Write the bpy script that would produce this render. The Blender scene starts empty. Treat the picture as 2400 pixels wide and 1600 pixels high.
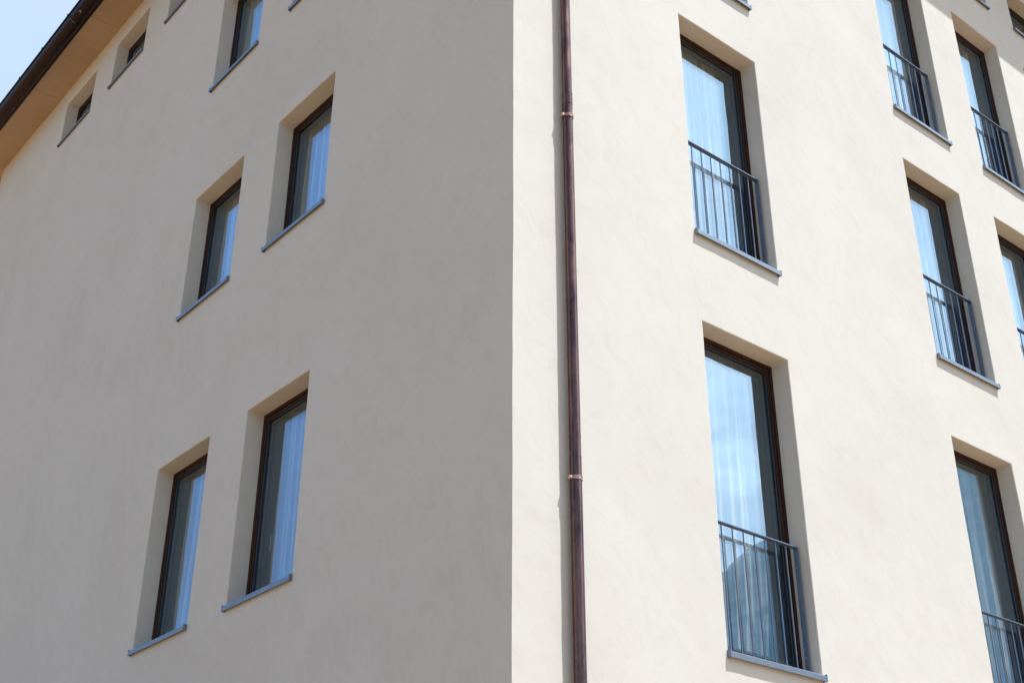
import bpy, bmesh, math, random
from mathutils import Vector, Matrix, noise
random.seed(7)
C = bpy.context.scene.collection
sc = bpy.context.scene
S = 0.5                      # metres per survey unit
CAMH = 1.6                   # eye height above the ground
def Z(z): return z * S + CAMH

# ------------------------------------------------------------------ camera
cam = bpy.data.objects.new('camera', bpy.data.cameras.new('camera')); C.objects.link(cam)
sc.camera = cam
cam.data.sensor_width = 36.0
cam.data.lens = 3084.714 / 2400 * 36.0
cam.data.clip_start = 0.1; cam.data.clip_end = 6000
fw = Vector((0.55958401, 0.67457381, 0.48147264))
rt = Vector((0.76892923, -0.63933056, 0.00206688))
up = Vector((-0.30921443, -0.3690618, 0.87645869))
m = Matrix((rt, up, -fw)).transposed().to_4x4()
m.translation = Vector((-9.58457828 * S, -11.53845133 * S, CAMH))
cam.matrix_world = m

# ------------------------------------------------------------------ sky and sun
SUN = Vector((0.85, -1.0, 3.0)).normalized()
w = bpy.data.worlds.new('World'); sc.world = w; w.use_nodes = True
nt = w.node_tree; bg = nt.nodes['Background']
sky = nt.nodes.new('ShaderNodeTexSky'); sky.sky_type = 'NISHITA'; sky.sun_disc = False
sky.sun_elevation = math.asin(SUN.z); sky.sun_rotation = math.atan2(SUN.x, SUN.y)
sky.air_density = 1.3; sky.dust_density = 1.6; sky.ozone_density = 1.2; sky.altitude = 300
bg.inputs[1].default_value = 0.095
def wn(t, **kw):
    n = nt.nodes.new(t)
    for k, v in kw.items(): setattr(n, k, v)
    return n
wtc = wn('ShaderNodeTexCoord')
def sky_patch(direction, lo, hi, col, amount, prev, thin=0.45, sc_=2.2):
    """bright patch added to one part of the sky, broken up by noise"""
    d = wn('ShaderNodeVectorMath', operation='DOT_PRODUCT'); nt.links.new(wtc.outputs['Generated'], d.inputs[0])
    d.inputs[1].default_value = Vector(direction).normalized()
    mr = wn('ShaderNodeMapRange', interpolation_type='SMOOTHSTEP'); nt.links.new(d.outputs['Value'], mr.inputs[0])
    mr.inputs[1].default_value = lo; mr.inputs[2].default_value = hi; mr.inputs[4].default_value = amount
    mp = wn('ShaderNodeMapping'); mp.inputs['Scale'].default_value = (1.2, 1.8, 3.2); mp.inputs['Rotation'].default_value = (0.3, 0.2, 0.5)
    nt.links.new(wtc.outputs['Generated'], mp.inputs[0])
    nz = wn('ShaderNodeTexNoise'); nz.inputs['Scale'].default_value = sc_; nz.inputs['Detail'].default_value = 7; nz.inputs['Roughness'].default_value = 0.6
    nt.links.new(mp.outputs[0], nz.inputs['Vector'])
    nr = wn('ShaderNodeMapRange'); nt.links.new(nz.outputs['Fac'], nr.inputs[0]); nr.inputs[1].default_value = 0.25; nr.inputs[2].default_value = 0.7; nr.inputs[3].default_value = thin
    mu = wn('ShaderNodeMath', operation='MULTIPLY'); nt.links.new(mr.outputs[0], mu.inputs[0]); nt.links.new(nr.outputs[0], mu.inputs[1])
    mx = wn('ShaderNodeMix', data_type='RGBA'); nt.links.new(mu.outputs[0], mx.inputs[0]); nt.links.new(prev, mx.inputs[6]); mx.inputs[7].default_value = (*col, 1)
    return mx.outputs[2]
o = sky_patch((0.17, 0.75, 0.64), 0.90, 0.985, (4.5, 5.8, 7.4), 1.0, sky.outputs[0], 0.93)
o = sky_patch((0.64, -0.62, 0.45), 0.90, 0.975, (21.0, 25.5, 28.5), 0.85, o)  # brightness added where the right windows mirror the sky
o = sky_patch((0.689, -0.578, 0.438), 0.9935, 0.9990, (34, 37, 39), 0.42, o, -0.25, 14)   # small white cloud
o = sky_patch((-0.56, 0.67, 0.42), 0.87, 0.97, (3.3, 6.6, 12.0), 0.85, o)  # stronger blue added for the left windows to reflect
nt.links.new(o, bg.inputs[0])
sun = bpy.data.objects.new('sun', bpy.data.lights.new('sun', 'SUN')); C.objects.link(sun)
sun.data.energy = 5.0; sun.data.angle = math.radians(0.55); sun.data.color = (0.985, 0.985, 0.985)
sun.rotation_euler = SUN.to_track_quat('Z', 'Y').to_euler()
sun.location = (5, -10, 30)
sc.view_settings.view_transform = 'Standard'; sc.view_settings.look = 'None'
sc.view_settings.exposure = 0.555; sc.view_settings.gamma = 1.0
sc.cycles.max_bounces = 10; sc.cycles.diffuse_bounces = 5; sc.cycles.transparent_max_bounces = 12

# ------------------------------------------------------------------ materials
def mat(name, color, rough=0.6, metal=0.0, spec=0.5):
    mt = bpy.data.materials.new(name); mt.use_nodes = True
    b = mt.node_tree.nodes['Principled BSDF']
    b.inputs['Base Color'].default_value = (*color, 1); b.inputs['Roughness'].default_value = rough
    b.inputs['Metallic'].default_value = metal; b.inputs['Specular IOR Level'].default_value = spec
    return mt
def N(mt, t, **kw):
    n = mt.node_tree.nodes.new(t)
    for k, v in kw.items(): setattr(n, k, v)
    return n
def L(mt, a, b): mt.node_tree.links.new(a, b)
def noise_node(mt, scale, detail=4, rough=0.55, stretch=(1, 1, 1), rot=(0, 0, 0), dist=0.0):
    tc = N(mt, 'ShaderNodeTexCoord'); mp = N(mt, 'ShaderNodeMapping')
    mr = N(mt, 'ShaderNodeMapping'); mr.inputs['Rotation'].default_value = rot      # turn first, stretch after
    mp.inputs['Scale'].default_value = stretch
    L(mt, tc.outputs['Object'], mr.inputs['Vector']); L(mt, mr.outputs[0], mp.inputs['Vector'])
    n = N(mt, 'ShaderNodeTexNoise'); n.inputs['Scale'].default_value = scale
    n.inputs['Detail'].default_value = detail; n.inputs['Roughness'].default_value = rough
    n.inputs['Distortion'].default_value = dist
    L(mt, mp.outputs[0], n.inputs['Vector']); return n
def ramp(mt, src, stops):
    r = N(mt, 'ShaderNodeValToRGB'); cr = r.color_ramp
    while len(cr.elements) < len(stops): cr.elements.new(0.5)
    for e, (p, c) in zip(cr.elements, stops): e.position = p; e.color = (*c, 1)
    L(mt, src, r.inputs[0]); return r
def mixc(mt, kind, fac, a, b):
    n = N(mt, 'ShaderNodeMix', data_type='RGBA', blend_type=kind)
    if hasattr(fac, 'is_output'): L(mt, fac, n.inputs[0])
    else: n.inputs[0].default_value = fac
    for s, i in ((a, 6), (b, 7)):
        if hasattr(s, 'is_output'): L(mt, s, n.inputs[i])
        else: n.inputs[i].default_value = (*s, 1)
    return n.outputs[2]
def bump(mt, chain):
    """chain: list of (height socket, strength, distance)"""
    prev = None
    for h, st, di in chain:
        b = N(mt, 'ShaderNodeBump'); b.inputs['Strength'].default_value = st; b.inputs['Distance'].default_value = di
        L(mt, h, b.inputs['Height'])
        if prev: L(mt, prev, b.inputs['Normal'])
        prev = b.outputs[0]
    L(mt, prev, mt.node_tree.nodes['Principled BSDF'].inputs['Normal'])
def base(mt, sock): L(mt, sock, mt.node_tree.nodes['Principled BSDF'].inputs['Base Color'])

def make_plaster():
    mt = mat('cream_plaster', (0.61, 0.595, 0.57), 0.92, spec=0.2)
    # soft cloudy tint left by the trowelled coat
    big = noise_node(mt, 0.6, 5, 0.6, (1, 1, 0.8), (0.5, 0.5, 0.2), 0.6)
    c1 = ramp(mt, big.outputs['Fac'], [(0.32, (0.592, 0.568, 0.530)), (0.5, (0.618, 0.600, 0.556)), (0.68, (0.634, 0.616, 0.576))])
    # slanting trowel sweeps
    st = noise_node(mt, 3.0, 8, 0.7, (2.0, 2.0, 0.7), (0.7, 0.6, 0.3), 1.4)
    c2 = ramp(mt, st.outputs['Fac'], [(0.30, (0.945, 0.940, 0.935)), (0.52, (1, 1, 1)), (0.75, (1.0, 1.0, 0.995))])
    col = mixc(mt, 'MULTIPLY', 1.0, c1.outputs[0], c2.outputs[0])
    # sandy grain of the render
    gr_ = noise_node(mt, 75, 5, 0.8)
    c3 = ramp(mt, gr_.outputs['Fac'], [(0.30, (0.93, 0.93, 0.93)), (0.5, (1, 1, 1)), (0.72, (1.035, 1.035, 1.03))])
    col = mixc(mt, 'MULTIPLY', 1.0, col, c3.outputs[0])
    # thin curled trowel scratches, brownish, in loose groups
    sc1 = noise_node(mt, 7, 4, 0.65, (1.3, 1.3, 0.8), (0.7, 0.6, 0.1), 2.8)
    k = ramp(mt, sc1.outputs['Fac'], [(0.475, (0, 0, 0)), (0.5, (1, 1, 1)), (0.52, (0, 0, 0))])
    msk = noise_node(mt, 1.3, 4, 0.6)
    km = ramp(mt, msk.outputs['Fac'], [(0.52, (0, 0, 0)), (0.68, (1, 1, 1))])
    kk = N(mt, 'ShaderNodeMath', operation='MULTIPLY'); L(mt, k.outputs[0], kk.inputs[0]); L(mt, km.outputs[0], kk.inputs[1])
    kf = N(mt, 'ShaderNodeMath', operation='MULTIPLY'); L(mt, kk.outputs[0], kf.inputs[0]); kf.inputs[1].default_value = 0.30
    col = mixc(mt, 'MIX', kf.outputs[0], col, (0.50, 0.43, 0.385))
    base(mt, col)
    grain = noise_node(mt, 170, 4, 0.75)
    med = noise_node(mt, 22, 6, 0.65, (1.5, 1.5, 0.8), (0.7, 0.6, 0), 1.0)
    lump = noise_node(mt, 4.0, 3, 0.5)
    bump(mt, [(lump.outputs['Fac'], 0.05, 0.02), (med.outputs['Fac'], 0.07, 0.005), (kk.outputs[0], 0.25, 0.002), (grain.outputs['Fac'], 0.42, 0.0022)])
    return mt
PLASTER = make_plaster()

def make_soffit():
    mt = mat('soffit_board', (0.5, 0.36, 0.25), 0.8, spec=0.25)
    a = noise_node(mt, 6, 6, 0.65, (0.6, 9, 1), (0, 0, 0), 0.6)
    c = ramp(mt, a.outputs['Fac'], [(0.3, (0.40, 0.295, 0.21)), (0.7, (0.465, 0.35, 0.255))])
    g = noise_node(mt, 1.1, 3)
    c2 = ramp(mt, g.outputs['Fac'], [(0.35, (0.94, 0.94, 0.94)), (0.65, (1, 1, 1))])
    base(mt, mixc(mt, 'MULTIPLY', 1.0, c.outputs[0], c2.outputs[0]))
    bump(mt, [(a.outputs['Fac'], 0.2, 0.002)])
    return mt
SOFFIT = make_soffit()

def make_copper(name, dark, light, rough, metal=0.85):
    mt = mat(name, dark, rough, metal)
    a = noise_node(mt, 7, 6, 0.7, (1, 1, 0.35), (0, 0, 0), 0.8)
    c = ramp(mt, a.outputs['Fac'], [(0.3, dark), (0.75, light)])
    f = noise_node(mt, 160, 3, 0.7)
    c2 = ramp(mt, f.outputs['Fac'], [(0.28, (0.55, 0.5, 0.5)), (0.42, (1, 1, 1))])
    base(mt, mixc(mt, 'MULTIPLY', 0.8, c.outputs[0], c2.outputs[0]))
    b = mt.node_tree.nodes['Principled BSDF']
    r = ramp(mt, a.outputs['Fac'], [(0.3, (rough - 0.07,) * 3), (0.7, (rough + 0.1,) * 3)]); L(mt, r.outputs[0], b.inputs['Roughness'])
    bump(mt, [(a.outputs['Fac'], 0.15, 0.002), (f.outputs['Fac'], 0.12, 0.0006)])
    return mt
PIPE = make_copper('weathered_copper', (0.065, 0.040, 0.046), (0.26, 0.135, 0.115), 0.27, 0.92)
GUTTER = make_copper('dark_copper', (0.013, 0.007, 0.009), (0.034, 0.015, 0.016), 0.34)
CLAMP = make_copper('bright_copper', (0.50, 0.32, 0.27), (0.68, 0.48, 0.43), 0.4)
def make_verdigris():
    mt = mat('verdigris', (0.22, 0.42, 0.38), 0.9); a = noise_node(mt, 60, 4)
    base(mt, ramp(mt, a.outputs['Fac'], [(0.4, (0.06, 0.05, 0.045)), (0.6, (0.26, 0.46, 0.42))]).outputs[0]); return mt
VERD = make_verdigris()

def make_wood():
    mt = mat('brown_stained_timber', (0.07, 0.028, 0.016), 0.5, spec=0.2)
    a = noise_node(mt, 14, 6, 0.6, (1, 1, 0.06), (0, 0, 0), 0.5)
    base(mt, ramp(mt, a.outputs['Fac'], [(0.3, (0.022, 0.009, 0.006)), (0.7, (0.050, 0.022, 0.014))]).outputs[0])
    bump(mt, [(a.outputs['Fac'], 0.1, 0.001)]); return mt
WOOD = make_wood()
GASKET = mat('black_gasket', (0.010, 0.011, 0.015), 0.35)
SPACER = mat('window_spacer_bar', (0.10, 0.11, 0.13), 0.35, 0.6)
def make_metal(name, a_, b_, rough, metal):
    mt = mat(name, a_, rough, metal); n = noise_node(mt, 9, 5, 0.6)
    base(mt, ramp(mt, n.outputs['Fac'], [(0.35, a_), (0.65, b_)]).outputs[0])
    f = noise_node(mt, 300, 2); bump(mt, [(f.outputs['Fac'], 0.08, 0.0004)]); return mt
SILL = make_metal('grey_blue_coated_metal', (0.175, 0.205, 0.26), (0.20, 0.235, 0.29), 0.36, 0.55)
RAIL = make_metal('grey_blue_painted_steel', (0.14, 0.18, 0.26), (0.165, 0.21, 0.29), 0.42, 0.6)
BOLT = make_metal('steel_bolt', (0.35, 0.36, 0.38), (0.45, 0.46, 0.48), 0.3, 0.9)
HANDLE = make_metal('window_handle_metal', (0.32, 0.32, 0.32), (0.38, 0.38, 0.38), 0.3, 0.7)

def make_glass(name, r0, tint, through):
    mt = bpy.data.materials.new(name); mt.use_nodes = True
    t = mt.node_tree; t.nodes.clear()
    out = t.nodes.new('ShaderNodeOutputMaterial'); mx = t.nodes.new('ShaderNodeMixShader')
    tr = t.nodes.new('ShaderNodeBsdfTransparent'); tr.inputs[0].default_value = (*through, 1)
    gl = t.nodes.new('ShaderNodeBsdfGlossy'); gl.inputs['Roughness'].default_value = 0.0
    gl.inputs['Color'].default_value = (*tint, 1)
    lw = t.nodes.new('ShaderNodeLayerWeight'); lw.inputs[0].default_value = 0.5
    pw = t.nodes.new('ShaderNodeMath'); pw.operation = 'POWER'; pw.inputs[1].default_value = 5.0
    mr = t.nodes.new('ShaderNodeMapRange'); mr.inputs[3].default_value = r0; mr.inputs[4].default_value = 1.0
    t.links.new(lw.outputs['Facing'], pw.inputs[0]); t.links.new(pw.outputs[0], mr.inputs[0]); t.links.new(mr.outputs[0], mx.inputs[0])
    t.links.new(tr.outputs[0], mx.inputs[1]); t.links.new(gl.outputs[0], mx.inputs[2])
    # the faint waviness of float glass
    tc = t.nodes.new('ShaderNodeTexCoord'); n = t.nodes.new('ShaderNodeTexNoise'); n.inputs['Scale'].default_value = 1.6
    n.inputs['Detail'].default_value = 1
    t.links.new(tc.outputs['Object'], n.inputs['Vector'])
    b = t.nodes.new('ShaderNodeBump'); b.inputs['Strength'].default_value = 0.06; b.inputs['Distance'].default_value = 0.01
    t.links.new(n.outputs['Fac'], b.inputs['Height']); t.links.new(b.outputs[0], gl.inputs['Normal'])
    t.links.new(mx.outputs[0], out.inputs[0]); return mt
GLASS = make_glass('coated_outer_glass', 0.235, (0.58, 0.76, 0.95), (0.97, 0.97, 0.95))
GLASS_IN = make_glass('inner_glass', 0.10, (0.6, 0.80, 1.0), (0.94, 0.94, 0.92))

def make_curtain():
    """sheer voile: a fold turned edge-on is dense and white, cloth seen square-on lets the dark room through"""
    mt = bpy.data.materials.new('sheer_white_voile'); mt.use_nodes = True
    t = mt.node_tree; t.nodes.clear()
    out = t.nodes.new('ShaderNodeOutputMaterial'); a = t.nodes.new('ShaderNodeAddShader')
    d = t.nodes.new('ShaderNodeBsdfDiffuse'); d.inputs[0].default_value = (0.60, 0.60, 0.58, 1)
    tl = t.nodes.new('ShaderNodeBsdfTranslucent'); tl.inputs[0].default_value = (0.10, 0.10, 0.10, 1)
    tr = t.nodes.new('ShaderNodeBsdfTransparent'); mx = t.nodes.new('ShaderNodeMixShader')
    lw = t.nodes.new('ShaderNodeLayerWeight'); lw.inputs[0].default_value = 0.5
    mr = t.nodes.new('ShaderNodeMapRange'); mr.inputs[2].default_value = 0.85; mr.inputs[3].default_value = 0.35; mr.inputs[4].default_value = 1.0
    t.links.new(lw.outputs['Facing'], mr.inputs[0]); t.links.new(mr.outputs[0], mx.inputs[0])
    t.links.new(d.outputs[0], a.inputs[0]); t.links.new(tl.outputs[0], a.inputs[1])
    t.links.new(tr.outputs[0], mx.inputs[1]); t.links.new(a.outputs[0], mx.inputs[2]); t.links.new(mx.outputs[0], out.inputs[0])
    return mt
CURTAIN = make_curtain()
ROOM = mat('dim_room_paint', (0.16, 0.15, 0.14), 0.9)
def make_tiles():
    mt = mat('dark_roof_tiles', (0.06, 0.045, 0.04), 0.7)
    n = noise_node(mt, 5, 4); base(mt, ramp(mt, n.outputs['Fac'], [(0.3, (0.045, 0.03, 0.026)), (0.7, (0.09, 0.06, 0.05))]).outputs[0])
    wv = N(mt, 'ShaderNodeTexWave', wave_type='BANDS', bands_direction='Z'); wv.inputs['Scale'].default_value = 3
    bump(mt, [(wv.outputs['Fac'], 0.6, 0.03)]); return mt
TILES = make_tiles()
def make_ground():
    mt = mat('pale_paving', (0.36, 0.31, 0.27), 0.9)
    n = noise_node(mt, 0.4, 6); base(mt, ramp(mt, n.outputs['Fac'], [(0.3, (0.244, 0.146, 0.066)), (0.7, (0.312, 0.190, 0.088))]).outputs[0])
    g = noise_node(mt, 60, 3); bump(mt, [(g.outputs['Fac'], 0.4, 0.01)]); return mt
GROUND = make_ground()
def make_hazy_forest():
    mt = mat('hazy_hillside_forest', (0.06, 0.09, 0.07), 0.95, spec=0.1)
    n = noise_node(mt, 0.03, 9, 0.7); base(mt, ramp(mt, n.outputs['Fac'], [(0.35, (0.19, 0.35, 0.43)), (0.55, (0.28, 0.46, 0.54)), (0.7, (0.46, 0.60, 0.66))]).outputs[0])  # distance haze is painted into this pale blue forest colour
    bump(mt, [(n.outputs['Fac'], 1.0, 8)]); return mt
HAZY_FOREST = make_hazy_forest()

# ------------------------------------------------------------------ helpers
def link_mesh(name, bm, mats, parent=None, smooth=False, bevel=None):
    bmesh.ops.recalc_face_normals(bm, faces=bm.faces)
    me = bpy.data.meshes.new(name); bm.to_mesh(me); bm.free()
    for mt in (mats if isinstance(mats, (list, tuple)) else [mats]): me.materials.append(mt)
    if smooth:
        for p in me.polygons: p.use_smooth = True
    o = bpy.data.objects.new(name, me); C.objects.link(o)
    if parent: o.parent = parent
    if bevel:
        bv = o.modifiers.new('bevel', 'BEVEL'); bv.width = bevel; bv.segments = 2
        bv.limit_method = 'ANGLE'; bv.angle_limit = math.radians(50)
    return o
def P(wl, u, n, z):
    """point on a facade: u metres from the corner, n metres outward, height z"""
    if wl == 'B': return Vector((u, 26.15 * S + n, z))      # far end of the left facade
    return Vector((-n, u, z)) if wl == 'L' else Vector((u, -n, z))
def box(bm, wl, u0, u1, n0, n1, z0, z1, mi=0):
    vs = [bm.verts.new(P(wl, u, n, z)) for u in (u0, u1) for n in (n0, n1) for z in (z0, z1)]
    for f in ((0, 1, 3, 2), (4, 6, 7, 5), (0, 4, 5, 1), (2, 3, 7, 6), (0, 2, 6, 4), (1, 5, 7, 3)):
        fc = bm.faces.new([vs[i] for i in f]); fc.material_index = mi
def ring(bm, wl, u0, u1, z0, z1, width, n0, n1, mi=0):
    """a rectangular frame of the given bar width between depths n0..n1"""
    box(bm, wl, u0, u0 + width, n0, n1, z0, z1, mi); box(bm, wl, u1 - width, u1, n0, n1, z0, z1, mi)
    box(bm, wl, u0 + width, u1 - width, n0, n1, z1 - width, z1, mi); box(bm, wl, u0 + width, u1 - width, n0, n1, z0, z0 + width, mi)
def cyl(bm, a, b, r, seg=10, mi=0, r2=None, caps=True):
    a = Vector(a); b = Vector(b); d = (b - a).normalized()
    x = d.orthogonal().normalized(); y = d.cross(x); r2 = r if r2 is None else r2
    A = [bm.verts.new(a + (x * math.cos(t) + y * math.sin(t)) * r) for t in [2 * math.pi * i / seg for i in range(seg)]]
    B = [bm.verts.new(b + (x * math.cos(t) + y * math.sin(t)) * r2) for t in [2 * math.pi * i / seg for i in range(seg)]]
    for i in range(seg):
        f = bm.faces.new((A[i], A[(i + 1) % seg], B[(i + 1) % seg], B[i])); f.material_index = mi; f.smooth = True
    if caps:
        bm.faces.new([bm.verts.new(v.co) for v in A[::-1]]).material_index = mi
        bm.faces.new([bm.verts.new(v.co) for v in B]).material_index = mi
def tube(bm, pts, r, seg=16, mi=0):
    """round tube through points, swept with a common frame"""
    pts = [Vector(p) for p in pts]; rings = []
    ref = Vector((0.31, 0.95, 0.05)).normalized()
    for i, p in enumerate(pts):
        d = (pts[min(i + 1, len(pts) - 1)] - pts[max(i - 1, 0)]).normalized()
        x = (ref - d * ref.dot(d)).normalized(); y = d.cross(x)
        rings.append([bm.verts.new(p + (x * math.cos(t) + y * math.sin(t)) * r) for t in [2 * math.pi * k / seg for k in range(seg)]])
    for A, B in zip(rings, rings[1:]):
        for k in range(seg):
            f = bm.faces.new((A[k], A[(k + 1) % seg], B[(k + 1) % seg], B[k])); f.smooth = True; f.material_index = mi
    bm.faces.new([bm.verts.new(v.co) for v in rings[0][::-1]]); bm.faces.new([bm.verts.new(v.co) for v in rings[-1]])

# ------------------------------------------------------------------ survey of the openings (metres)
DEP = 0.167
cols = {'L': {'P': (5.168, 7.18), 'Q': (8.521, 10.557), 's3': (11.97, 13.979), 's2': (15.321, 17.346), 's1': (18.678, 20.742)},
        'R': {'A': (3.751, 5.736), 'C': (10.253, 12.209), 'D': (13.511, 15.417), 'E': (16.61, 18.56)}}
rows = {'L': {'B': (19.121, 21.95), 'C': (13.234, 16.144), 'D': (6.428, 9.896), 'S': (23.514, 25.021)},
        'R': {'0': (17.431, 21.959), '1': (11.583, 16.091), '2': (4.856, 9.926), 'S': (23.209, 24.64)}}
wins = [('L', c, r) for c in 'PQ' for r in 'BCD'] + [('L', c, 'S') for c in ('s1', 's2', 's3')] \
     + [('R', 'A', r) for r in '012'] + [('R', 'C', r) for r in '012'] + [('R', 'D', r) for r in '012'] + [('R', 'D', 'S'), ('R', 'E', 'S'), ('R', 'E', '0'), ('R', 'E', '1')]
LEND, REND = 26.15 * S, 30.0 * S       # facade lengths
ZTOP = Z(25.64)                       # underside of the eaves
def rect(wn):
    wl, c, r = wn; u0, u1 = cols[wl][c]; z0, z1 = rows[wl][r]
    return u0 * S, u1 * S, Z(z0), Z(z1)

# ------------------------------------------------------------------ setting
bm = bmesh.new()
g = 3000
vs = [bm.verts.new((x, y, 0)) for x, y in ((-g, -g), (g, -g), (g, g), (-g, g))]; bm.faces.new(vs)
gr = link_mesh('ground', bm, GROUND); gr['kind'] = 'structure'

def ridge(az):   # skyline elevation in degrees, azimuth from -Y towards +X
    e = 6.5 + 17.0 * math.exp(-((az - 66) / 30.0) ** 2) + 0.4 * math.exp(-((az - 51.2) / 1.2) ** 2)
    e += 20 * math.exp(-((az + 48) / 30.0) ** 2)      # unseen steep slope, added to darken the window reveals
    e += 0.4 * noise.noise(Vector((az * 0.11, 3.1, 0))) + 0.35 * noise.noise(Vector((az * 0.6, 1.1, 0)))
    return e
bm = bmesh.new(); prev = None
for i in range(0, 201):
    az = -104 + i * 1.2; a = math.radians(az); row = []
    for j in range(13):
        t = j / 12; D = 260 + 640 * t
        h = max(0, math.tan(math.radians(ridge(az))) * 900 * (t ** 1.25) * 1.0)
        h += 7 * noise.noise(Vector((az * 0.25, t * 9, 0.5))) * (1 if 0 < j < 12 else 0) - (2 if j == 0 else 0)
        row.append(bm.verts.new((math.sin(a) * D, -math.cos(a) * D, h)))
    row.append(bm.verts.new((math.sin(a) * 1500, -math.cos(a) * 1500, -2)))
    if prev:
        for k in range(13): bm.faces.new((prev[k], row[k], row[k + 1], prev[k + 1]))
    prev = row
hl = link_mesh('hills', bm, HAZY_FOREST, smooth=True); hl['kind'] = 'structure'

# ------------------------------------------------------------------ the building
bld = bpy.data.objects.new('apartment_building', None); C.objects.link(bld)
bld['label'] = 'cream rendered apartment building seen from its corner with a copper downpipe'
bld['category'] = 'building'

def wobble(p):
    a = noise.noise_vector(p * 0.8) * 0.0045 + noise.noise_vector(p * 4.5 + Vector((9, 2, 4))) * 0.0020 \
      + noise.noise_vector(p * 15 + Vector((3, 7, 1))) * 0.0013
    return p + a
def facade(bm, wl, uend, cache):
    rs = [rect(x) for x in wins if x[0] == wl]
    def lines(lo, hi, marks, step):
        marks = sorted(set([lo, hi] + [m_ for m_ in marks if lo < m_ < hi])); out = []
        for a, b in zip(marks, marks[1:]):
            k = max(1, round((b - a) / step)); out += [a + (b - a) * i / k for i in range(k)]
        return out + [hi]
    us = lines(0, uend, [v for r in rs for v in r[:2]], 0.09); zs = lines(0, ZTOP + 0.06, [v for r in rs for v in r[2:]], 0.09)
    def vert(u, n, z):
        p = P(wl, u, n, z); k = (round(p.x, 4), round(p.y, 4), round(p.z, 4))
        if k not in cache: cache[k] = bm.verts.new(wobble(p))
        return cache[k]
    def hole(u, z):
        return any(r[0] < u < r[1] and r[2] < z < r[3] for r in rs)
    for u0, u1 in zip(us, us[1:]):
        for z0, z1 in zip(zs, zs[1:]):
            if not hole((u0 + u1) / 2, (z0 + z1) / 2):
                bm.faces.new([vert(*q) for q in ((u0, 0, z0), (u1, 0, z0), (u1, 0, z1), (u0, 0, z1))])
    dn = [0, -0.06, -0.12, -DEP - 0.07]
    for r in rs:
        uu = [u for u in us if r[0] <= u <= r[1]]; zz = [z for z in zs if r[2] <= z <= r[3]]
        for n0, n1 in zip(dn, dn[1:]):
            for z0, z1 in zip(zz, zz[1:]):
                for u in r[:2]: bm.faces.new([vert(*q) for q in ((u, n0, z0), (u, n0, z1), (u, n1, z1), (u, n1, z0))])
            for u0, u1 in zip(uu, uu[1:]):
                for z in r[2:]: bm.faces.new([vert(*q) for q in ((u0, n0, z), (u1, n0, z), (u1, n1, z), (u0, n1, z))])
bm = bmesh.new(); cache = {}
facade(bm, 'L', LEND, cache); facade(bm, 'R', REND, cache)
for a, b in (((0, LEND), (REND, LEND)), ((REND, 0), (REND, LEND))):      # rear walls
    v = [bm.verts.new((*a, 0)), bm.verts.new((*b, 0)), bm.verts.new((*b, ZTOP + 0.06)), bm.verts.new((*a, ZTOP + 0.06))]; bm.faces.new(v)
wall = link_mesh('wall', bm, PLASTER, bld, smooth=False)
bv = wall.modifiers.new('bevel', 'BEVEL'); bv.width = 0.007; bv.segments = 2; bv.limit_method = 'ANGLE'; bv.angle_limit = math.radians(60)
for p in wall.data.polygons: p.use_smooth = True
wall.data.set_sharp_from_angle(angle=math.radians(30))

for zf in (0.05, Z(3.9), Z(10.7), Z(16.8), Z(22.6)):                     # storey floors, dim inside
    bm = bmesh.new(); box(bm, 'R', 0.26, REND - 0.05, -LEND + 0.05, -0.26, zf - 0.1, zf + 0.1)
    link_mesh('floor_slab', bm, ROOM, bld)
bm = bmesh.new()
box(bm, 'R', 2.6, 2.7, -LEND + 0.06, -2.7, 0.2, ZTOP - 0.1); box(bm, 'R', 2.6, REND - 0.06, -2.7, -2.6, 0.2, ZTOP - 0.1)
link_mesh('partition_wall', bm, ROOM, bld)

# eaves: boards with open joints under a dark deck, fascia, gutter
OV = 0.43                                                                # board width to the fascia
bm = bmesh.new()
box(bm, 'L', -0.46, LEND + 0.46, 0.0, 0.46, ZTOP + 0.025, ZTOP + 0.10)
box(bm, 'R', 0.0, REND + 0.46, 0.0, 0.46, ZTOP + 0.026, ZTOP + 0.10)
box(bm, 'L', LEND, LEND + 0.46, -REND, 0.0, ZTOP + 0.027, ZTOP + 0.10)
link_mesh('eaves_deck', bm, GASKET, bld)
def board(wl, a, b):
    bm = bmesh.new(); box(bm, wl, a + 0.002, b - 0.002, -0.03, OV, ZTOP + 0.0035 * random.random(), ZTOP + 0.022)
    link_mesh('soffit_board', bm, SOFFIT, bld, bevel=0.0015)
js = sorted([(17.43 + 4.06 * k) * S for k in range(-4, 3)]); js = [-OV] + [j for j in js if j > 0.3 and j < LEND] + [LEND + OV]
for a, b in zip(js, js[1:]): board('L', a, b)
js = [0.0] + [1.6 + 2.03 * k for k in range(7)] + [REND]
for a, b in zip(js, js[1:]): board('R', a, b)
bm = bmesh.new()                                                         # far gable side soffit
v = [bm.verts.new((x, y, ZTOP + 0.002)) for x, y in ((0.0, LEND), (0.0, LEND + OV), (REND, LEND + OV), (REND, LEND))]; bm.faces.new(v)
link_mesh('soffit_board', bm, SOFFIT, bld)
bm = bmesh.new()
box(bm, 'L', -0.47, LEND + 0.47, OV + 0.002, OV + 0.026, ZTOP - 0.012, ZTOP + 0.16)
box(bm, 'R', -0.43, REND, OV + 0.002, OV + 0.026, ZTOP - 0.012, ZTOP + 0.16)
box(bm, 'R', -0.42, REND, -LEND - OV - 0.026, -LEND - OV - 0.002, ZTOP - 0.012, ZTOP + 0.16)
link_mesh('fascia', bm, GUTTER, bld, bevel=0.003)

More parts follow.
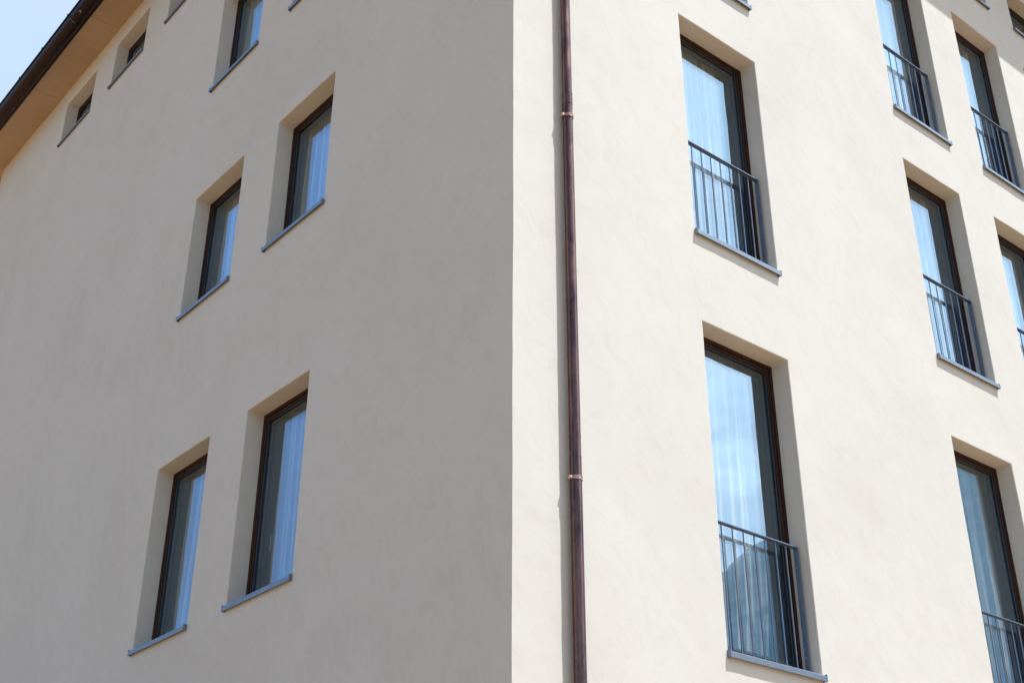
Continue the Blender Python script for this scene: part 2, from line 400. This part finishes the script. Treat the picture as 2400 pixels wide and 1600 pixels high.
GQ, GZ, GR = 0.555, Z(25.70), 0.105
def gutter(wl, a, b):
    bm = bmesh.new(); seg = 18
    prof = [(GQ + GR * math.cos(t), GZ + GR * math.sin(t)) for t in [math.pi + math.pi * i / seg for i in range(seg + 1)]]
    prof_in = [(GQ + (GR - 0.004) * math.cos(t), GZ + (GR - 0.004) * math.sin(t)) for t in [2 * math.pi - math.pi * i / seg for i in range(seg + 1)]]
    loop = prof + prof_in; R = []
    k = 40
    for i in range(k + 1):
        u = a + (b - a) * i / k
        R.append([bm.verts.new(P(wl, u, q + 0.002 * noise.noise(Vector((u * 0.9, 1, 0))), z + 0.003 * noise.noise(Vector((u * 0.7, 5, 0))))) for q, z in loop])
    for A, B in zip(R, R[1:]):
        for i in range(len(loop)):
            f = bm.faces.new((A[i], A[(i + 1) % len(loop)], B[(i + 1) % len(loop)], B[i])); f.smooth = True
    bm.faces.new(R[0]); bm.faces.new(R[-1][::-1])
    cyl(bm, P(wl, a, GQ + GR + 0.006, GZ + 0.004), P(wl, b, GQ + GR + 0.006, GZ + 0.004), 0.0125, 12)   # rolled lip
    gt = link_mesh('gutter', bm, GUTTER, bld)
    def band(name, u, wd, r, mt, lo=math.pi, hi=2 * math.pi):
        bm = bmesh.new(); s = 14; A = []
        for uu in (u - wd / 2, u + wd / 2):
            for rr in (GR - 0.001, r):
                A.append([bm.verts.new(P(wl, uu, GQ + rr * math.cos(lo + (hi - lo) * i / s), GZ + rr * math.sin(lo + (hi - lo) * i / s))) for i in range(s + 1)])
        for x, y in ((0, 1), (1, 3), (3, 2), (2, 0)):
            for i in range(s): bm.faces.new((A[x][i], A[x][i + 1], A[y][i + 1], A[y][i]))
        for i in (0, s): bm.faces.new((A[0][i], A[1][i], A[3][i], A[2][i]))
        return link_mesh(name, bm, mt, gt)
    return gt, band
gB, bandB = gutter('B', -0.60, REND + 0.4)
gL, bandL = gutter('L', -0.66, LEND + 0.66)
gRt, bandR = gutter('R', -0.44, REND + 0.4)
BR = [17.9 - 0.0, 19.7, 21.4, 23.1, 24.8, 16.2, 14.5, 12.8]
for u in BR:                                                             # bracket hooks clipped over the lip
    bm = bmesh.new(); box(bm, 'L', u * S - 0.014, u * S + 0.014, GQ + GR - 0.012, GQ + GR + 0.024, GZ - 0.004, GZ + 0.022)
    link_mesh('bracket_hook', bm, GUTTER, gL, bevel=0.004)
bandL('gutter_seam', 8.66, 0.004, GR + 0.0035, GUTTER)
bandL('gutter_seam', 8.90, 0.004, GR + 0.0035, GUTTER)
v1 = bandL('verdigris_stain', 8.655, 0.030, GR + 0.0045, VERD, math.pi * 1.60, math.pi * 1.70)
v2 = bandL('verdigris_stain', 8.905, 0.008, GR + 0.0045, VERD, math.pi * 1.55, math.pi * 1.80)

bm = bmesh.new()                                                         # hipped roof
e = 0.50; zt = ZTOP + 0.165; lift = 3.4
x0, x1, y0, y1 = -e, REND + e, -e, LEND + e; my = (y0 + y1) / 2; hr = (y1 - y0) / 2
b0 = [bm.verts.new(q) for q in ((x0, y0, zt), (x1, y0, zt), (x1, y1, zt), (x0, y1, zt))]
r0 = bm.verts.new((x0 + hr, my, zt + lift)); r1 = bm.verts.new((x1 - hr, my, zt + lift))
bm.faces.new((b0[0], b0[1], r1, r0)); bm.faces.new((b0[2], b0[3], r0, r1)); bm.faces.new((b0[3], b0[0], r0)); bm.faces.new((b0[1], b0[2], r1)); bm.faces.new(b0[::-1])
link_mesh('roof', bm, TILES, bld)

# ------------------------------------------------------------------ windows
def make_window(wn):
    wl, c, r = wn; u0, u1, z0, z1 = rect(wn)
    small = r == 'S'
    d = -DEP
    # outer frame in three timber steps, then the black gasket; z0 side tucks behind the sill
    bm = bmesh.new()
    ring(bm, wl, u0 - 0.012, u1 + 0.012, z0 + 0.006, z1 + 0.012, 0.042, d, d - 0.06)
    ring(bm, wl, u0 + 0.030, u1 - 0.030, z0 + 0.048, z1 - 0.030, 0.010, d - 0.010, d - 0.06)
    ring(bm, wl, u0 + 0.040, u1 - 0.040, z0 + 0.058, z1 - 0.040, 0.026, d - 0.004, d - 0.075)
    win = link_mesh('window', bm, WOOD, bld, bevel=0.003)
    bm = bmesh.new(); ring(bm, wl, u0 + 0.066, u1 - 0.066, z0 + 0.084, z1 - 0.066, 0.007, d - 0.012, d - 0.05)
    link_mesh('gasket', bm, GASKET, win)
    bm = bmesh.new(); ring(bm, wl, u0 + 0.073, u1 - 0.073, z0 + 0.091, z1 - 0.073, 0.004, d - 0.013, d - 0.022)
    link_mesh('glazing_bead', bm, SPACER, win)
    bm = bmesh.new(); ring(bm, wl, u0 + 0.070, u1 - 0.070, z0 + 0.088, z1 - 0.070, 0.030, d - 0.036, d - 0.074)
    ring(bm, wl, u0 + 0.100, u1 - 0.100, z0 + 0.118, z1 - 0.100, 0.003, d - 0.038, d - 0.046, 1)
    link_mesh('inner_sash', bm, [GASKET, SPACER], win)
    bm = bmesh.new(); v = [bm.verts.new(P(wl, *q)) for q in ((u0 + 0.07, d - 0.026, z0 + 0.08), (u1 - 0.07, d - 0.026, z0 + 0.08), (u1 - 0.07, d - 0.026, z1 - 0.07), (u0 + 0.07, d - 0.026, z1 - 0.07))]
    tl = (random.random() - 0.5) * 0.007
    v[0].co += P(wl, 0, tl, 0); v[2].co -= P(wl, 0, tl, 0) * 0.6
    bm.faces.new(v); link_mesh('pane', bm, GLASS, win)
    bm = bmesh.new(); v = [bm.verts.new(P(wl, *q)) for q in ((u0 + 0.07, d - 0.048, z0 + 0.08), (u1 - 0.07, d - 0.048, z0 + 0.08), (u1 - 0.07, d - 0.048, z1 - 0.07), (u0 + 0.07, d - 0.048, z1 - 0.07))]
    bm.faces.new(v); link_mesh('inner_pane', bm, GLASS_IN, win)
    # lever handle on the inside of the free stile
    if c == 'P':
        bm = bmesh.new(); uh = u1 - 0.135; zh = z0 + (z1 - z0) * 0.36
        pts = [P(wl, uh, d - 0.085, zh)] + [P(wl, uh - 0.02 * math.sin(t * 2.6), d - 0.10 + 0.004 * t, zh - 0.13 * t) for t in (0, 0.2, 0.4, 0.6, 0.8, 1.0)]
        tube(bm, pts, 0.008, 8); link_mesh('handle', bm, HANDLE, win)
    # pressed metal sill with upturned end caps
    bm = bmesh.new()
    ov, pj, th = 0.012, 0.032, 0.040
    ua, ub = u0 - ov, u1 + ov
    if small: th = 0.032
    prof = [(pj, z0 - 0.012 - th * 0.9), (pj, z0 - 0.012), (pj - 0.004, z0 - 0.006), (-DEP - 0.002, z0 + 0.012), (-DEP - 0.002, z0 - 0.006), (pj - 0.006, z0 - 0.024), (pj - 0.006, z0 - 0.012 - th * 0.9)]
    A = [bm.verts.new(P(wl, u0 + 0.003, *q)) for q in prof]; B = [bm.verts.new(P(wl, u1 - 0.003, *q)) for q in prof]
    for i in range(len(prof)): bm.faces.new((A[i], A[(i + 1) % 7], B[(i + 1) % 7], B[i]))
    bm.faces.new(A); bm.faces.new(B[::-1])
    box(bm, wl, ua + 0.004, u0 + 0.003, 0.002, pj, z0 - 0.012 - th * 0.9, z0 - 0.008)
    box(bm, wl, u1 - 0.003, ub - 0.004, 0.002, pj, z0 - 0.012 - th * 0.9, z0 - 0.008)
    sill = link_mesh('sill', bm, SILL, win)
    for q in (ua, ub - 0.008):
        bm = bmesh.new(); box(bm, wl, q, q + 0.008, -0.001, pj + 0.002, z0 - 0.014 - th * 0.9, z0 + 0.004)
        link_mesh('sill_end_cap', bm, SILL, win, bevel=0.003)
    # French balcony railing
    if wl == 'R' and not small:
        y = -0.10; zr = z0 - 0.01 + 0.985; a, b = u0 + 0.022, u1 - 0.022; zb = z0 + 0.012
        bm = bmesh.new()
        box(bm, wl, a, b, y - 0.02, y + 0.02, zr - 0.010, zr)
        box(bm, wl, a + 0.01, b - 0.01, y - 0.02, y + 0.02, zb, zb + 0.008)
        box(bm, wl, b - 0.008, b, y - 0.02, y + 0.02, zb - 0.004, zr - 0.0105); box(bm, wl, a, a + 0.008, y - 0.02, y + 0.02, zb - 0.004, zr - 0.0105)
        rl = link_mesh('railing', bm, RAIL, bld, bevel=0.0015)
        uc = (a + b) / 2
        for k in range(-3, 4):
            bm = bmesh.new(); cyl(bm, P(wl, uc + k * 0.1175, y, zb + 0.008), P(wl, uc + k * 0.1175, y, zr - 0.010), 0.0058, 10)
            link_mesh('bar', bm, RAIL, rl)
        for zz in (zb + 0.13, zr - 0.16):
            for uu, s in ((b, 1), (a, -1)):
                bm = bmesh.new()
                cyl(bm, P(wl, uu, y, zz), P(wl, uu + s * 0.024, y, zz), 0.009, 10)
                cyl(bm, P(wl, uu - s * 0.0085, y, zz), P(wl, uu - s * 0.014, y, zz), 0.0075, 6)
                link_mesh('bolt', bm, BOLT, rl)
    return win
for wn in wins: make_window(wn)

# ------------------------------------------------------------------ curtains (hung inside: things of their own)
where = {('L', 'P', 'B'): 'top left facade window nearest the corner, mostly above the picture',
         ('L', 'P', 'C'): 'middle storey left facade window nearer the corner',
         ('L', 'P', 'D'): 'lower left facade window nearer the corner',
         ('L', 'Q', 'B'): 'upper left facade window next to the small eaves windows',
         ('L', 'Q', 'C'): 'middle storey left facade window farther from the corner',
         ('L', 'Q', 'D'): 'lowest left facade window farther from the corner',
         ('R', 'A', '0'): 'sunlit window at the top edge nearest the downpipe',
         ('R', 'A', '1'): 'railed window in the upper middle nearest the downpipe',
         ('R', 'A', '2'): 'tallest railed window at the bottom nearest the downpipe',
         ('R', 'C', '0'): 'railed window at the top, second column from the downpipe',
         ('R', 'C', '1'): 'railed window in the second column at mid height',
         ('R', 'C', '2'): 'tall railed window in the lower right corner',
         ('R', 'D', '0'): 'railed window at the top right crossed by the eaves shadow',
         ('R', 'D', '1'): 'railed window cut by the right picture edge at mid height'}
for wn in wins:
    wl, c, r = wn
    if wn not in where: continue
    u0, u1, z0, z1 = rect(wn); rnd = random.Random(hash(wl + c + r + 'x') % 97 if False else sum(map(ord, wl + c + r)) * 7)
    ph = [rnd.uniform(0, 6.28) for _ in range(4)]; bm = bmesh.new(); R = []
    nu, nz = 120, 14; fq = rnd.uniform(34, 52); spread = rnd.uniform(0.10, 0.20)
    low = (r == '2')
    for j in range(nz + 1):
        t = j / nz; z = z1 + 0.05 - (z1 - z0 + 0.03) * t
        ue = u1 - spread - (0.05 + 0.04 * rnd.random()) * 0 - 0.14 * t ** 3 * (1 if low else 0.25)
        row = []
        for i in range(nu + 1):
            s = i / nu; u = u0 - 0.02 + (ue - u0 + 0.02) * s
            amp = 0.030 * (0.75 + 0.25 * math.sin(2.1 * t + ph[3])) * (1 + 0.35 * t)
            n = amp * (math.sin(s * fq + ph[0] + 1.6 * math.sin(s * 9 + ph[1])) + 0.55 * math.sin(s * 19 + ph[2] + 0.9 * t) + 0.25 * math.sin(s * 97 + ph[1] + 0.5 * t)) + 0.01 * math.sin(t * 3 + s * 5)
            row.append(bm.verts.new(P(wl, u, -DEP - 0.125 + n, z)))
        R.append(row)
    for A, B in zip(R, R[1:]):
        for i in range(nu): bm.faces.new((A[i], A[i + 1], B[i + 1], B[i])).smooth = True
    o = link_mesh('curtain', bm, CURTAIN, smooth=True)
    o['label'] = ('white sheer curtain in the ' + where[wn]); o['category'] = 'curtain'; o['group'] = 'sheer curtains behind the windows'

# ------------------------------------------------------------------ downpipe
pu, pn, pr_ = 0.963 * S, 0.105 * S, 0.0765 * S
zt1, zt2, zt3 = Z(12.76), Z(7.13), Z(6.84)
bm = bmesh.new()
def seg_(z0, z1, r): cyl(bm, P('R', pu, pn, z0), P('R', pu, pn, z1), r, 32)
cyl(bm, P('R', pu, pn, 0.0), P('R', pu, pn, zt3), pr_ + 0.0012, 32)
cyl(bm, P('R', pu, pn, zt3), P('R', pu, pn, zt2), pr_ - 0.0002, 32)
cyl(bm, P('R', pu, pn, zt2), P('R', pu, pn, zt1 - 0.10), pr_, 32)
cyl(bm, P('R', pu, pn, zt1 - 0.10), P('R', pu, pn, zt1), pr_ + 0.0010, 32)
cyl(bm, P('R', pu, pn, zt1), P('R', pu, pn, ZTOP - 0.75), pr_ - 0.0012, 32)
tube(bm, [P('R', pu, pn, ZTOP - 0.76), P('R', pu, pn, ZTOP - 0.70), P('R', pu, pn + 0.03, ZTOP - 0.64), P('R', pu, GQ - 0.04, ZTOP - 0.26), P('R', pu, GQ, ZTOP - 0.18), P('R', pu, GQ, GZ - GR + 0.006)], pr_ - 0.001, 24)
pipe = link_mesh('downpipe', bm, PIPE, bld)
for z, r in ((zt1, pr_ + 0.0020), (zt2, pr_ + 0.0014), (zt3, pr_ + 0.0024), (zt1 - 0.10, pr_ + 0.002)):
    bm = bmesh.new(); cyl(bm, P('R', pu, pn, z - 0.0025), P('R', pu, pn, z + 0.0015), r, 32, caps=True); link_mesh('pipe_joint', bm, PIPE, pipe)
for z in (Z(12.33), Z(6.54)):
    bm = bmesh.new(); s = 40
    for za, zb in ((-0.012, -0.008), (0.008, 0.012)): cyl(bm, P('R', pu, pn, z + za), P('R', pu, pn, z + zb), pr_ + 0.0065, s)
    cyl(bm, P('R', pu, pn, z - 0.0095), P('R', pu, pn, z + 0.0095), pr_ + 0.0022, s)
    cl = link_mesh('pipe_clamp', bm, CLAMP, pipe)
    # hinge lug on the corner side, hook on the far side
    bm = bmesh.new(); box(bm, 'R', pu - pr_ - 0.020, pu - pr_ + 0.002, pn - 0.003, pn + 0.004, z - 0.013, z + 0.013)
    cyl(bm, P('R', pu - pr_ - 0.012, pn - 0.010, z), P('R', pu - pr_ - 0.012, pn + 0.014, z), 0.010, 12)
    link_mesh('clamp_screw', bm, CLAMP, cl)
    bm = bmesh.new(); box(bm, 'R', pu + pr_ - 0.001, pu + pr_ + 0.014, pn - 0.004, pn + 0.003, z - 0.016, z + 0.012)
    cyl(bm, P('R', pu + pr_ + 0.008, pn, z - 0.022), P('R', pu + pr_ + 0.008, pn, z + 0.012), 0.0045, 8)
    cyl(bm, P('R', pu, 0.002, z - 0.004), P('R', pu, pn, z - 0.004), 0.006, 8)
    link_mesh('clamp_hook', bm, CLAMP, cl)
